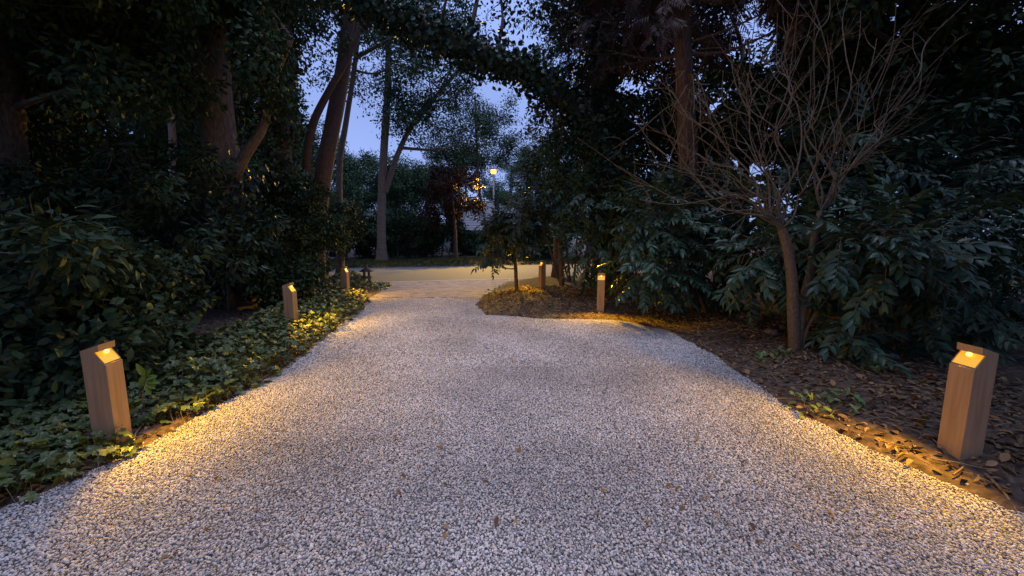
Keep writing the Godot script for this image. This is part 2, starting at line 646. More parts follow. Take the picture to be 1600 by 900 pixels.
func make_ground() -> void:
	var xs := steps([[-400, -60, 85], [-60, -14, 2.0], [-14, -6, .4], [-6, 6, .1], [6, 14, .4], [14, 60, 2.0], [60, 400, 85]])
	var zs := steps([[-400, -60, 85], [-60, -24, 2.0], [-24, -13, .4], [-13, -1, .1], [-1, 6, .5], [6, 60, 6.0], [60, 120, 60]])
	var mb := MB.new()
	for z in zs:
		for x in xs:
			mb.vert(Vector3(x, height(x, z), z))
	var w := xs.size()
	for j in zs.size() - 1:
		for k in w - 1:
			var a := j * w + k
			mb.tri(a, a + 1, a + w)
			mb.tri(a + 1, a + w + 1, a + w)
	for k in mb.v.size():
		var j := k / w
		var q := k % w
		var dx := mb.v[j * w + mini(q + 1, w - 1)] - mb.v[j * w + maxi(q - 1, 0)]
		var dz := mb.v[mini(j + 1, zs.size() - 1) * w + q] - mb.v[maxi(j - 1, 0) * w + q]
		mb.n.append(dz.cross(dx).normalized())
	structure("ground", mb.mesh(), M.soil)

func strip(s0: float, s1: float, y: float, len0 := -150.0, len1 := 150.0) -> ArrayMesh:
	var t := Vector2(-road_n.y, road_n.x)
	var mb := MB.new()
	var p := func(a: float, s: float) -> Vector3:
		var q := t * a + road_n * s
		return Vector3(q.x, y, q.y)
	for k in 30:
		var a := lerpf(len0, len1, k / 30.0)
		var b := lerpf(len0, len1, (k + 1) / 30.0)
		mb.quad(p.call(a, s0), p.call(b, s0), p.call(b, s1), p.call(a, s1))
	return mb.mesh()

func make_road() -> void:
	structure("road", strip(ROAD_NEAR, ROAD_FAR, .0), M.asphalt)
	var kerb := MB.new()
	structure("road_edging", strip(ROAD_NEAR - .16, ROAD_NEAR + .05, .004), M.kerb)

func pebble(sd: int) -> ArrayMesh:
	R.seed = sd
	var t := (1.0 + sqrt(5.0)) / 2.0
	var base := [Vector3(-1, t, 0), Vector3(1, t, 0), Vector3(-1, -t, 0), Vector3(1, -t, 0), Vector3(0, -1, t), Vector3(0, 1, t), Vector3(0, -1, -t), Vector3(0, 1, -t), Vector3(t, 0, -1), Vector3(t, 0, 1), Vector3(-t, 0, -1), Vector3(-t, 0, 1)]
	var faces := [[0, 11, 5], [0, 5, 1], [0, 1, 7], [0, 7, 10], [0, 10, 11], [1, 5, 9], [5, 11, 4], [11, 10, 2], [10, 7, 6], [7, 1, 8], [3, 9, 4], [3, 4, 2], [3, 2, 6], [3, 6, 8], [3, 8, 9], [4, 9, 5], [2, 4, 11], [6, 2, 10], [8, 6, 7], [9, 8, 1]]
	var mb := MB.new()
	for p in base:
		var q: Vector3 = (p as Vector3).normalized() * R.randf_range(.75, 1.2)
		mb.vert(Vector3(q.x, q.y * .68, q.z * .85))
	for f in faces:
		mb.tri(f[0], f[2], f[1])
	return mb.mesh()

func rut(x: float, z: float) -> float:
	# the drive is a little uneven, with two shallow wheel tracks
	var c := lerpf(0.0, -2.3, smoothstep(-4.0, -11.0, z)) + .15 * sin(z * .7)
	var a := exp(-pow((x - c + .75) / .16, 2)) + exp(-pow((x - c - .75) / .16, 2))
	return noise.get_noise_2d(x * 14.0, z * 14.0) * .02 + noise.get_noise_2d(x * 45.0 + 90.0, z * 25.0) * .007 - a * .009 * (.6 + noise.get_noise_2d(x * 8.0, z * 5.0))

func make_drive() -> void:
	var o := Node3D.new()
	o.name = "driveway"
	add_child(o)
	o.set_meta("kind", "structure")
	# bed of small grit under the loose stones
	var bed := PackedVector2Array()
	for p in drive:
		bed.append(p)
	var idx := Geometry2D.triangulate_polygon(bed)
	var mb := MB.new()
	for p in bed:
		mb.vert(Vector3(p.x, -.03, p.y))
	for k in range(0, idx.size(), 3):
		var a := bed[idx[k]]
		var b := bed[idx[k + 1]]
		var c := bed[idx[k + 2]]
		if (b - a).cross(c - a) > 0:
			mb.tri(idx[k], idx[k + 1], idx[k + 2])
		else:
			mb.tri(idx[k], idx[k + 2], idx[k + 1])
	part("gravel_bed", mb.mesh(), M.gravel_bed, o)
	var kinds := [pebble(5), pebble(6), pebble(8)]
	R.seed = 11
	var xf := [[], [], []]
	var cols := [PackedColorArray(), PackedColorArray(), PackedColorArray()]
	var put := func(x: float, z: float, s: float) -> void:
		var q := R.randi() % 3
		var b := Basis.from_euler(Vector3(R.randf_range(-.5, .5), R.randf() * TAU, R.randf_range(-.5, .5))).scaled(Vector3.ONE * s * (R.randf_range(.65, 1.3) if R.randf() < .94 else R.randf_range(1.3, 1.8)))
		xf[q].append(Transform3D(b, Vector3(x, rut(x, z) - .004 + R.randf_range(-.004, .004), z)))
		var k := R.randf()
		var c: Color
		if k < .5:
			c = Color(.56, .54, .52) * R.randf_range(.75, 1.2)
		elif k < .78:
			c = Color(.38, .36, .345) * R.randf_range(.7, 1.2)
		elif k < .92:
			c = Color(.46, .4, .35) * R.randf_range(.7, 1.2)
		else:
			c = Color(.16, .15, .15) * R.randf_range(.6, 1.3)
		# fines and damp earth between the stones, in patches
		c *= 1.0 + .35 * noise.get_noise_2d(x * 30.0 - 50.0, z * 30.0) + .25 * noise.get_noise_2d(x * 9.0, z * 9.0 + 70.0)
		cols[q].append(Color(minf(c.r, .85), minf(c.g, .85), minf(c.b, .85)))
	for band in [[-1.15, -4.4, .0108, .0066], [-4.4, -9.75, .014, .0088]]:
		var z: float = band[0]
		while z > band[1]:
			var row := Geometry2D.intersect_polyline_with_polygon(PackedVector2Array([Vector2(-9, z), Vector2(9, z)]), drive)
			var half := absf(z) * 1.45 + .35
			for seg in row:
				var x := maxf(minf(seg[0].x, seg[1].x) - .03, -half)
				var to := minf(maxf(seg[0].x, seg[1].x) + .03, half)
				while x < to:
					var jx: float = x + R.randf_range(-.7, .7) * band[2]
					var jz: float = z + R.randf_range(-.7, .7) * band[2]
					var wob := noise.get_noise_2d(jx * 60.0, jz * 60.0) * .06
					if x > -half and jz > -9.66 + (jx + 2.0) * .02:
						if jx + wob > minf(seg[0].x, seg[1].x) and jx + wob < maxf(seg[0].x, seg[1].x):
							put.call(jx, jz, band[3])
					x += band[2]
			z -= band[2]
	# strays kicked over the edge
	for k in 2600:
		var x := R.randf_range(-4.2, 3.6)
		var z := R.randf_range(-9.5, -1.5)
		var e := edge(x, z)
		if e > 0.0 and e < .28 and R.randf() < exp(-e * 9.0):
			var q := R.randi() % 3
			xf[q].append(Transform3D(Basis.from_euler(Vector3(R.randf(), R.randf() * TAU, 0)).scaled(Vector3.ONE * R.randf_range(.006, .012)), Vector3(x, height(x, z) + .004, z)))
			cols[q].append(Color(.5, .47, .44) * R.randf_range(.6, 1.2))
	for q in 3:
		multi("gravel", kinds[q], M.stone, xf[q], cols[q], o)
	# paved strip between the gravel and the road
	var brick := MB.new()
	brick.box(Vector3.ZERO, Vector3(.196, .06, .096))
	var bx := []
	var bc := PackedColorArray()
	var t := Vector2(-road_n.y, road_n.x)
	for j in 60:
		for k in 60:
			var q := t * (-7.6 + k * .2 + (.1 if j % 2 else 0.0)) + road_n * (ROAD_NEAR - .22 - j * .1)
			if q.y > -9.7 + (q.x + 2.0) * .02 or not Geometry2D.is_point_in_polygon(q, drive):
				continue
			bx.append(Transform3D(Basis(Vector3.UP, atan2(-t.y, t.x)).rotated(Vector3.RIGHT, R.randf_range(-.012, .012)), Vector3(q.x, -.032 + R.randf_range(-.003, .003), q.y)))
			var g := R.randf_range(.7, 1.2)
			bc.append(Color(.26 * g, .225 * g, .235 * g))
	multi("paving", brick.mesh(), M.brick, bx, bc, o)


# ------------------------------------------------------------------ lamps
func bollard(at: Vector3, front: Vector2, tall: float, label: String) -> void:
	# a square oak post whose front is cut to a slanted, lit recess under a small hood
	var o := thing("bollard_lamp", label, "bollard lamp", at, "wooden bollard lamps along the drive")
	o.rotation.y = atan2(-front.y, front.x)
	var h := tall
	var w := .07
	var prof := PackedVector2Array([Vector2(-w, -.06), Vector2(w, -.06), Vector2(w, h - .145), Vector2(w - .012, h - .14), Vector2(.002, h - .052), Vector2(.036, h - .048), Vector2(.04, h), Vector2(-w, h - .038)])
	var mb := MB.new()
	var n := prof.size()
	for k in n:
		var a := prof[k]
		var b := prof[(k + 1) % n]
		mb.quad(Vector3(a.x, a.y, w), Vector3(a.x, a.y, -w), Vector3(b.x, b.y, -w), Vector3(b.x, b.y, w))
	var idx := Geometry2D.triangulate_polygon(prof)
	for s in [1.0, -1.0]:
		var base := mb.v.size()
		for p in prof:
			mb.vert(Vector3(p.x, p.y, w * s))
		for k in range(0, idx.size(), 3):
			var ccw := (prof[idx[k + 1]] - prof[idx[k]]).cross(prof[idx[k + 2]] - prof[idx[k]]) > 0.0
			if ccw == (s > 0.0):
				mb.tri(base + idx[k], base + idx[k + 2], base + idx[k + 1])
			else:
				mb.tri(base + idx[k], base + idx[k + 1], base + idx[k + 2])
	part("post", mb.mesh(), M.wood, o)
	# plate on the slant with its rim; emission stands in for reflected LED light
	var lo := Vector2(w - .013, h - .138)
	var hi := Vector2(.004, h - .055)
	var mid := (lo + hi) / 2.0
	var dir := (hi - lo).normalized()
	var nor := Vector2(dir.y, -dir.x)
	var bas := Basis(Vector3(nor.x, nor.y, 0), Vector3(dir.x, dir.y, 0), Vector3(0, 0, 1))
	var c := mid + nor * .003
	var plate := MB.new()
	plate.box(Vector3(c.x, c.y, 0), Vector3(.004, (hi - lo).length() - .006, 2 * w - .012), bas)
	part("emissive_plate", plate.mesh(), M.glow, o)
	var rim := MB.new()
	for s in [-1.0, 1.0]:
		rim.box(Vector3(c.x + nor.x * .002, c.y + nor.y * .002, s * (w - .0035)), Vector3(.006, (hi - lo).length() - .004, .005), bas)
	var e := lo + nor * .0035
	rim.box(Vector3(e.x, e.y, 0), Vector3(.006, .004, 2 * w - .004), bas)
	part("rim", rim.mesh(), M.trim, o)
	var bulb := SphereMesh.new()
	bulb.radius = .015
	bulb.height = .03
	bulb.radial_segments = 16
	bulb.rings = 8
	part("led", bulb, M.led, o, Transform3D(Basis.IDENTITY, Vector3(.034, h - .062, 0)))
	var s := SpotLight3D.new()
	s.name = "lamp_light"
	o.add_child(s)
	s.position = Vector3(w + .004, h - .075, 0)
	s.basis = Basis.looking_at(Vector3(cos(deg_to_rad(23)), -sin(deg_to_rad(23)), 0))
	s.spot_angle = 67.0
	s.spot_angle_attenuation = 0.4
	s.light_color = lin(1.0, .5, .003)
	s.light_energy = 3.7
	s.light_size = .012
	s.spot_range = 30.0
	s.spot_attenuation = 2.0
	s.shadow_enabled = true

func street_lamp() -> void:
	var top := P(771, 268, 26.5)
	var at := Vector3(top.x, height(top.x, top.z), top.z)
	var o := thing("street_lamp", "tall slim street lamp post glowing yellow beyond the road", "street lamp", at)
	var h := top.y - at.y
	var mb := MB.new()
	mb.tube(PackedVector3Array([Vector3(0, -.1, 0), Vector3(0, 1.1, 0), Vector3(0, 1.12, 0), Vector3(0, h - .35, 0)]), PackedFloat32Array([.09, .09, .075, .05]), 14)
	part("pole", mb.mesh(), M.metal, o)
	mb = MB.new()
	mb.tube(PackedVector3Array([Vector3(0, h * .8, 0), Vector3(0, h * .8 + .12, 0)]), PackedFloat32Array([.055, .055]), 14)
	part("collar", mb.mesh(), M.metal, o)
	mb = MB.new()
	mb.tube(PackedVector3Array([Vector3(0, h - .38, 0), Vector3(0, h - .25, 0), Vector3(0, h - .17, 0)]), PackedFloat32Array([.04, .05, .12]), 14)
	part("lamp_holder", mb.mesh(), M.metal, o)
	mb = MB.new()
	mb.tube(PackedVector3Array([Vector3(0, h - .17, 0), Vector3(0, h - .05, 0), Vector3(0, h + .1, 0)]), PackedFloat32Array([.12, .19, .17]), 16)
	var glass := part("lamp_glass", mb.mesh(), M.lamp_glass, o)
	mb = MB.new()
	mb.tube(PackedVector3Array([Vector3(0, h + .1, 0), Vector3(0, h + .12, 0), Vector3(0, h + .2, 0), Vector3(0, h + .22, 0)]), PackedFloat32Array([.27, .26, .1, .02]), 18)
	part("hood", mb.mesh(), M.metal, o)
	var s := SpotLight3D.new()
	s.name = "street_light"
	s.basis = Basis.looking_at(Vector3(.0, -.72, .85).normalized(), Vector3.UP)
	s.spot_angle = 50.0
	s.spot_angle_attenuation = 0.8
	o.add_child(s)
	s.position = Vector3(0, h, 0)
	s.light_color = lin(1.0, .58, .04)
	s.light_energy = 250.0
	s.light_size = .08
	s.spot_range = 60.0
	s.spot_attenuation = 2.0
	s.shadow_enabled = true

func garden_lantern() -> void:
	var at := P(573, 432, 11.6)
	at.y = height(at.x, at.z) - .01
	var o := thing("garden_lantern", "small dark stone lantern on splayed legs on the ivy mound", "lantern", at)
	for a in 4:
		var d := Vector3(cos(TAU * a / 4 + .5), 0, sin(TAU * a / 4 + .5))
		var mb := MB.new()
		mb.tube(PackedVector3Array([d * .15 - Vector3(0, .05, 0), d * .13 + Vector3(0, .1, 0), d * .09 + Vector3(0, .21, 0)]), taper(3, .03, .035), 8)
		part("leg", mb.mesh(), M.lantern_stone, o)
	var turn := func(called: String, prof: Array, sides: int) -> void:
		var pts := PackedVector3Array()
		var rs := PackedFloat32Array()
		for p in prof:
			pts.append(Vector3(0, p[1], 0))
			rs.append(p[0])
		var mb := MB.new()
		mb.tube(pts, rs, sides)
		part(called, mb.mesh(), M.lantern_stone, o)
	turn.call("platform", [[.02, .19], [.15, .2], [.16, .24], [.13, .26]], 6)
	for a in 4:
		var d := Vector3(cos(TAU * a / 4 + .5), 0, sin(TAU * a / 4 + .5))
		var mb := MB.new()
		mb.box(d * .095 + Vector3(0, .33, 0), Vector3(.04, .16, .05), Basis(Vector3.UP, -TAU * a / 4 - .5))
		part("pillar", mb.mesh(), M.lantern_stone, o)
	turn.call("roof", [[.2, .4], [.205, .42], [.12, .47], [.04, .52], [.01, .53]], 6)
	turn.call("finial", [[.03, .52], [.045, .56], [.035, .6], [.005, .63]], 8)


# ------------------------------------------------------------------ houses
func house() -> void:
	var base := P(770, 390, 42.0)
	base.y = .1
	var o := thing("house", "house with steep hipped grey tiled roof behind the street lamp", "house", base)
	var hw := 5.2
	var hd := 3.6
	var eave := 2.3
	var ridge := 5.6
	var bas := Basis(Vector3.UP, .18)
	o.basis = bas
	var mb := MB.new()
	mb.box(Vector3(0, eave / 2, -hd), Vector3(2 * hw, eave, 2 * hd))
	part("wall", mb.mesh(), M.render_wall, o)
	var roof := Node3D.new()
	roof.name = "roof"
	o.add_child(roof)
	# each slope is a stack of lapped tile rows, shorter towards the ridge
	var rows := 12
	var run := hd + .5
	for s in 4:
		for k in rows:
			var t0 := float(k) / rows
			var t1 := float(k + 1) / rows
			var a0 := Vector3(0, eave - .1 + (ridge - eave) * t0, run * (1.0 - t0))
			var a1 := Vector3(0, eave - .1 + (ridge - eave) * t1, run * (1.0 - t1))
			var w0 := (hw + .5) - run * t0 if s % 2 == 0 else run * (1.0 - t0)
			var turn := Basis(Vector3.UP, PI / 2 * s)
			var off := Vector3(0, 0, 0) if s % 2 == 0 else Vector3(0, 0, hw - hd)
			var mid := (a0 + a1) / 2.0
			var dirv := (a1 - a0).normalized()
			var nor := Vector3(0, dirv.z * -1.0, dirv.y)
			var row := MB.new()
			var lift := Vector3(0, .0, 0) + nor * .05
			var p := [Vector3(-w0, 0, 0) + a0 + lift, Vector3(w0, 0, 0) + a0 + lift, Vector3(w0 - run / rows, 0, 0) + a1 + nor * .012, Vector3(-w0 + run / rows, 0, 0) + a1 + nor * .012]
			for q in 4:
				p[q] = turn * (p[q] + off) + Vector3(0, 0, -hd)
			row.quad(p[0], p[1], p[2], p[3])
			row.quad(p[0] - Vector3(0, .05, 0), p[1] - Vector3(0, .05, 0), p[1], p[0])
			part("tile_row", row.mesh(), M.roof, roof)
	var cap := MB.new()
	cap.tube(PackedVector3Array([Vector3(-(hw - hd), ridge, -hd), Vector3(hw - hd, ridge, -hd)]), taper(2, .12, .12), 8)
	part("ridge_tile", cap.mesh(), M.kerb, roof)
	for sx in [-1.0, 1.0]:
		cap = MB.new()
		cap.tube(PackedVector3Array([Vector3(sx * (hw + .5), eave - .1, .5), Vector3(sx * (hw - hd), ridge, -hd)]), taper(2, .12, .12), 8)
		part("hip_tile", cap.mesh(), M.kerb, roof)
	for x in [-3.4, -1.1, 1.4, 3.6]:
		var f := MB.new()
		f.box(Vector3(x, 1.35, .02), Vector3(1.2, 1.2, .08))
		var win := part("window", f.mesh(), M.frame, o)
		for q in [-.28, .28]:
			f = MB.new()
			f.box(Vector3(x + q, 1.35, .065), Vector3(.5, 1.06, .02))
			part("pane", f.mesh(), M.pane, win)

func pale_house() -> void:
	var base := P(572, 378, 48.0)
	base.y = .1
	var o := thing("white_house", "low white rendered house glimpsed between trunks beyond the road", "house", base)
	var mb := MB.new()
	mb.box(Vector3(0, 1.3, -3), Vector3(8, 2.6, 6))
	part("wall", mb.mesh(), M.render_wall, o)
	mb = MB.new()
	mb.quad(Vector3(-4.4, 2.5, .4), Vector3(4.4, 2.5, .4), Vector3(4.4, 5, -3), Vector3(-4.4, 5, -3))
	mb.quad(Vector3(4.4, 2.5, -6.4), Vector3(-4.4, 2.5, -6.4), Vector3(-4.4, 5, -3), Vector3(4.4, 5, -3))
	part("roof", mb.mesh(), M.roof, o)
	for x in [-2.4, 0.2, 2.6]:
		mb = MB.new()
		mb.box(Vector3(x, 1.45, .02), Vector3(1.1, 1.2, .08))
		var win := part("window", mb.mesh(), M.frame, o)
		mb = MB.new()
		mb.box(Vector3(x, 1.45, .065), Vector3(.95, 1.05, .02))
		part("pane", mb.mesh(), M.pane, win)


# ------------------------------------------------------------------ planting
func foot(u: float, d: float) -> Vector3:
	var p := P(u, 430, d)
	p.y = height(p.x, p.z) - .02
	return p

func tree(called: String, label: String, group: String, stems: Array, clumps: Array, leaves: Array, lm: Material, ca: Color, cb: Color, density: float, opt := {}) -> Node3D:
	# stems: [pixel path with depths, r0, r1, bark]; the first one starts at the ground
	R.seed = hash(label) + int(opt.get("seed", 0))
	var ss := []
	var base := Vector3.ZERO
	for k in stems.size():
		var path := px_path(stems[k][0])
		if k == 0:
			base = path[0]
			base.y = height(base.x, base.z) - .03
			path[0] = base
		ss.append([path, stems[k][1], stems[k][2], stems[k][3]])
	var o := thing(called, label, opt.get("category", "tree"), base, group)
	var cl := []
	for c in clumps:
		if c.size() > 2:
			cl += area(c[0], c[1], c[2], c[3], c[4], c[5], c[6], c[7], c[8])
		else:
			cl.append(c)
	grow(o, ss, cl, leaves, lm, ca, cb, density, opt)
	return o

func make_trees() -> void:
	var g1 := Color(.032, .062, .03)
	var g2 := Color(.062, .105, .046)
	var dk1 := Color(.026, .05, .026)
	var dk2 := Color(.045, .08, .04)
	# --- beside the drive, where the ivy bank is
	var o: Node3D
	o = tree("broadleaf_tree", "stout old tree with pale fluted trunk forking low above the shrubs", "trees on the ivy bank",
		[[[[356, 440, 8], [352, 330, 8], [347, 250, 8], [340, 180, 8.1], [336, 100, 8.2], [330, 10, 8.3], [318, -150, 8.6]], .4, .22, M.bark],
		[[[362, 285, 7.9], [385, 240, 7.8], [412, 195, 7.7], [426, 130, 7.6], [455, 60, 7.6]], .12, .05, M.bark],
		[[[342, 200, 8.1], [325, 140, 8.0], [300, 60, 7.9], [270, -40, 7.8]], .2, .1, M.bark]],
		[[190, -220, 420, 110, 6.8, 9.4, 16, 1.0, 1.5], [100, 20, 300, 150, 7.5, 10, 6, .9, 1.3], [390, 20, 440, 150, 6.8, 7.4, 4, .4, .55]], L.broad, M.leaf, g1, g2, 130.0)
	clothe(o, px_path([[356, 440, 8], [353, 360, 8], [350, 275, 8]]), .46, 420, dk1, dk2)
	var p2 := [[447, 420, 10], [444, 250, 10], [441, 110, 10], [438, 0, 10], [430, -200, 10.3]]
	o = tree("broadleaf_tree", "straight slender tree with dark ivy covered trunk beside leaning tree", "trees on the ivy bank",
		[[p2, .22, .12, M.grey_bark]], [[385, -220, 520, 60, 9, 12, 8, 1.0, 1.5]], L.broad, M.leaf, g1, g2, 32.0)
	clothe(o, px_path(p2), .28, 700, dk1, dk2)
	tree("broadleaf_tree", "leaning reddish trunk with a second curved stem behind bollard lamp", "trees on the ivy bank",
		[[[[490, 430, 11], [497, 330, 11], [509, 250, 11], [524, 175, 11], [539, 90, 11], [547, 0, 11], [553, -150, 11.2]], .27, .14, M.red_bark],
		[[[492, 350, 10.9], [479, 265, 10.7], [489, 195, 10.6], [515, 140, 10.6], [546, 85, 10.6], [580, 0, 10.6]], .13, .06, M.red_bark]],
		[[470, -220, 640, 20, 9.5, 12.5, 11, .9, 1.4]], L.broad, M.leaf, g1, g2, 28.0)
	tree("broadleaf_tree", "thin dark tree standing behind the leaning reddish trunk", "trees on the ivy bank",
		[[[[531, 415, 15], [530, 270, 15], [541, 190, 15], [556, 90, 15], [570, -60, 15]], .14, .06, M.grey_bark]],
		[[490, -80, 660, 130, 13, 16, 13, .8, 1.3]], L.broad, M.leaf, g1, g2, 25.0)
	tree("broadleaf_tree", "leafy tree overhanging the dark shrubs at the ivy bank", "trees on the ivy bank",
		[[[[20, 430, 6.5], [22, 250, 6.5], [15, 100, 6.5], [0, -80, 6.5], [-10, -300, 6.5]], .2, .1, M.grey_bark]],
		[[-150, -260, 240, 60, 4.6, 7.5, 18, .9, 1.3], [-120, 40, 220, 190, 5.5, 8, 12, .7, 1.1]], L.broad, M.leaf, g1, g2, 130.0)
	tree("broadleaf_tree", "thin grey trunk between shrubs, in front of pale leaves", "trees on the ivy bank",
		[[[[273, 420, 13], [272, 280, 13], [268, 180, 13], [262, 60, 13], [255, -120, 13]], .13, .07, M.bark]],
		[[150, -100, 380, 190, 12, 15, 14, 1.1, 1.6]], L.broad, M.leaf, g1, g2, 110.0)
	for k in 5:
		var u: float = [-60, 90, 190, 300, 372][k]
		var d: float = [13.0, 18.0, 22.0, 20.0, 17.0][k]
		tree("broadleaf_tree", "background tree filling the gap behind the ivy bank trees", "background trees behind the ivy bank",
			[[[[u, 410, d], [u + 4, 250, d], [u - 3, 100, d], [u + 6, -60, d]], .2, .08, M.grey_bark]],
			[[u - 120, -60 if k < 3 else 120, u + 100, 230, d - 2, d + 2, 14 if k < 3 else 7, 1.5, 2.3], [u - 130, 215, u + 130, 330, d - 1.5, d + 2, 7, 1.0, 1.6]], L.far, M.leaf, g1, Color(.085, .125, .035), 40.0, {"seed": k})
	# --- beside and behind the viewer, out of the frame: added to shade the banks
	for k in 6:
		var side := -1.0 if k < 3 else 1.0
		var z: float = [-2.0, 2.5, 7.5][k % 3]
		var x := side * (6.6 if k % 3 == 0 else 6.2)
		var base := Vector3(x, height(x, z) - .03, z)
		R.seed = 70 + k
		var o2 := thing("added_shade_tree", ["unseen spreading tree added to shade the ivy bank beside the viewer", "unseen spreading tree added to shade the soil bank beside the viewer"][k / 3], "tree", base, "added shade trees beside the viewer")
		var cl := []
		for q in 22:
			cl.append([Vector3(side * R.randf_range(3.4, 9.5), R.randf_range(5.4 if k % 3 == 0 else 4.2, 8.4), z + R.randf_range(-1.4, 2.6)), R.randf_range(1.0, 1.5)])
		for q in 8:
			cl.append([Vector3(side * R.randf_range(5.6, 9.0), R.randf_range(.8, 4.0), z + R.randf_range(-1.6, 2.6)), R.randf_range(.9, 1.3)])
		grow(o2, [[[base, base + Vector3(0, 3, 0), base + Vector3(-side * .6, 6.5, 0)], .24, .1, M.grey_bark]], cl, L.broad if k % 3 == 0 else L.far, M.leaf, g1, g2, 90.0 if k % 3 == 0 else 34.0)
	# --- beyond the road
	tree("broadleaf_tree", "forked tree with bare lower trunk on the verge across the road", "trees beyond the road",
		[[[[597, 411, 22.8], [596, 340, 22.8], [599, 260, 22.8], [604, 170, 22.8], [607, 80, 22.8], [609, -20, 22.8]], .28, .14, M.bark],
		[[[602, 300, 22.8], [622, 240, 22.6], [648, 190, 22.5], [690, 140, 22.4], [730, 95, 22.3]], .17, .07, M.bark]],
		[[540, 0, 760, 150, 20, 25, 12, 1.5, 2.4], [640, 130, 760, 215, 21, 24, 4, 1.1, 1.7], [590, -140, 720, 20, 19, 24, 6, 1.6, 2.4], [610, 150, 700, 215, 22, 25, 4, 1.2, 1.6]], L.far, M.leaf, g1, g2, 11.5)
	tree("copper_tree", "small copper leaved tree on the verge near the street lamp", "trees beyond the road",
		[[[[712, 396, 25], [711, 360, 25], [708, 325, 25], [705, 280, 25]], .14, .06, M.red_bark]],
		[[672, 275, 748, 345, 24, 26, 8, .7, 1.1]], L.broad, M.leaf, Color(.05, .022, .016), Color(.1, .05, .028), 110.0, {"size": 1.3})
	tree("broadleaf_tree", "dark slim tree between the street lamp and the hipped house", "trees beyond the road",
		[[[[764, 398, 30], [757, 340, 30], [748, 290, 30], [744, 200, 30], [742, 150, 30]], .13, .07, M.grey_bark]],
		[[690, 165, 820, 262, 28, 32, 9, 1.2, 2.0]], L.far, M.leaf, g1, g2, 26.0)
	for k in 9:
		var u: float = [430, 475, 560, 625, 668, 730, 800, 850, 920][k]
		var d: float = [29.0, 33.0, 36.0, 31.0, 38.0, 56.0, 50.0, 36.0, 30.0][k]
		var top: float = [200, 215, 262, 262, 268, 235, 240, 240, 225][k]
		tree("broadleaf_tree", ["broad tree crown rising behind the road verge", "low round tree crown under the open sky patch"][1 if k in [2, 3, 4] else 0], "wood across the road",
			[[[[u, 396, d], [u + 3, 340, d], [u - 2, top + 60, d], [u, top + 20, d]], .25, .1, M.grey_bark]],
			[[u - 60, top, u + 60, 345, d - 2, d + 2, int(4 + (345 - top) / 22.0), 1.5, 2.3]], L.far, M.leaf, Color(.045, .085, .045), Color(.09, .16, .08), 42.0, {"seed": k})
	for k in 9:
		var u: float = [540, 575, 620, 655, 690, 735, 790, 850, 470][k]
		var d: float = [25.5, 27.0, 25.5, 27.5, 29.0, 31.0, 28.0, 25.0, 25.0][k]
		tree("verge_shrub", "dark leafy shrub on the verge across the road", "shrubs across the road",
			[[[[u, 402, d], [u + 2, 385, d], [u, 370, d]], .06, .03, M.grey_bark]],
			[[u - 22, 345 if k < 5 else 374, u + 22, 392, d - .8, d + .8, 7, .7, 1.1]], L.broad, M.leaf, dk1, g2, 130.0, {"seed": k, "category": "shrub", "size": 1.4})
	# --- the bank with the bare shrub
	var p7 := [[962, 455, 9.5], [957, 330, 9.5], [948, 230, 9.5], [941, 120, 9.5], [936, 0, 9.5], [928, -180, 9.7]]
	var bough := [[946, 250, 9.4], [905, 178, 9.0], [830, 112, 8.6], [745, 78, 8.2], [660, 42, 8.0], [565, -2, 7.8], [470, -50, 7.7]]
	o = tree("ivy_clad_tree", "massive ivy clad tree with black bough arching over the drive", "",
		[[p7, .36, .22, M.grey_bark], [bough, .24, .09, M.grey_bark]],
		[[880, -230, 1020, 20, 7.8, 10.5, 7, .9, 1.3], [700, -160, 870, 20, 7.4, 9.6, 6, .6, .9], [880, 130, 1010, 330, 8.8, 10.2, 9, .6, .9]], L.broad, M.leaf, dk1, g1, 52.0)
	clothe(o, px_path(p7), .4, 1100, dk1, dk2)
	clothe(o, px_path(bough), .2, 800, dk1, dk2)
	tree("broadleaf_tree", "thin straight trunk seen past the ivy clad tree", "trees on the soil bank",
		[[[[932, 420, 15], [931, 250, 15], [930, 120, 15], [930, 0, 15], [930, -100, 15]], .15, .1, M.grey_bark]],
		[[850, -100, 960, 130, 13, 17, 9, .9, 1.4]], L.broad, M.leaf, g1, g2, 26.0)
	tree("broadleaf_tree", "leafy tree hanging over the small road junction shrubs", "trees on the soil bank",
		[[[[870, 430, 13], [872, 300, 13], [868, 200, 13], [862, 100, 13]], .14, .06, M.grey_bark]],
		[[838, 190, 910, 320, 12, 15, 9, .6, .9]], L.broad, M.leaf, g1, Color(.08, .07, .03), 48.0)
	o = tree("dead_conifer", "reddish trunk with dead brown twigs rising above the laurels", "",
		[[[[1080, 450, 7.5], [1076, 300, 7.5], [1073, 200, 7.5], [1069, 100, 7.5], [1064, 0, 7.5], [1058, -180, 7.6]], .19, .12, M.red_bark]],
		[[940, -160, 1120, 110, 6.6, 8.4, 16, .6, 1.0], [1170, -150, 1290, 60, 6.5, 8.5, 6, .6, .9]], L.needle, M.dead_leaf, Color(.05, .025, .016), Color(.1, .05, .032), 115.0)
	R.seed = 401
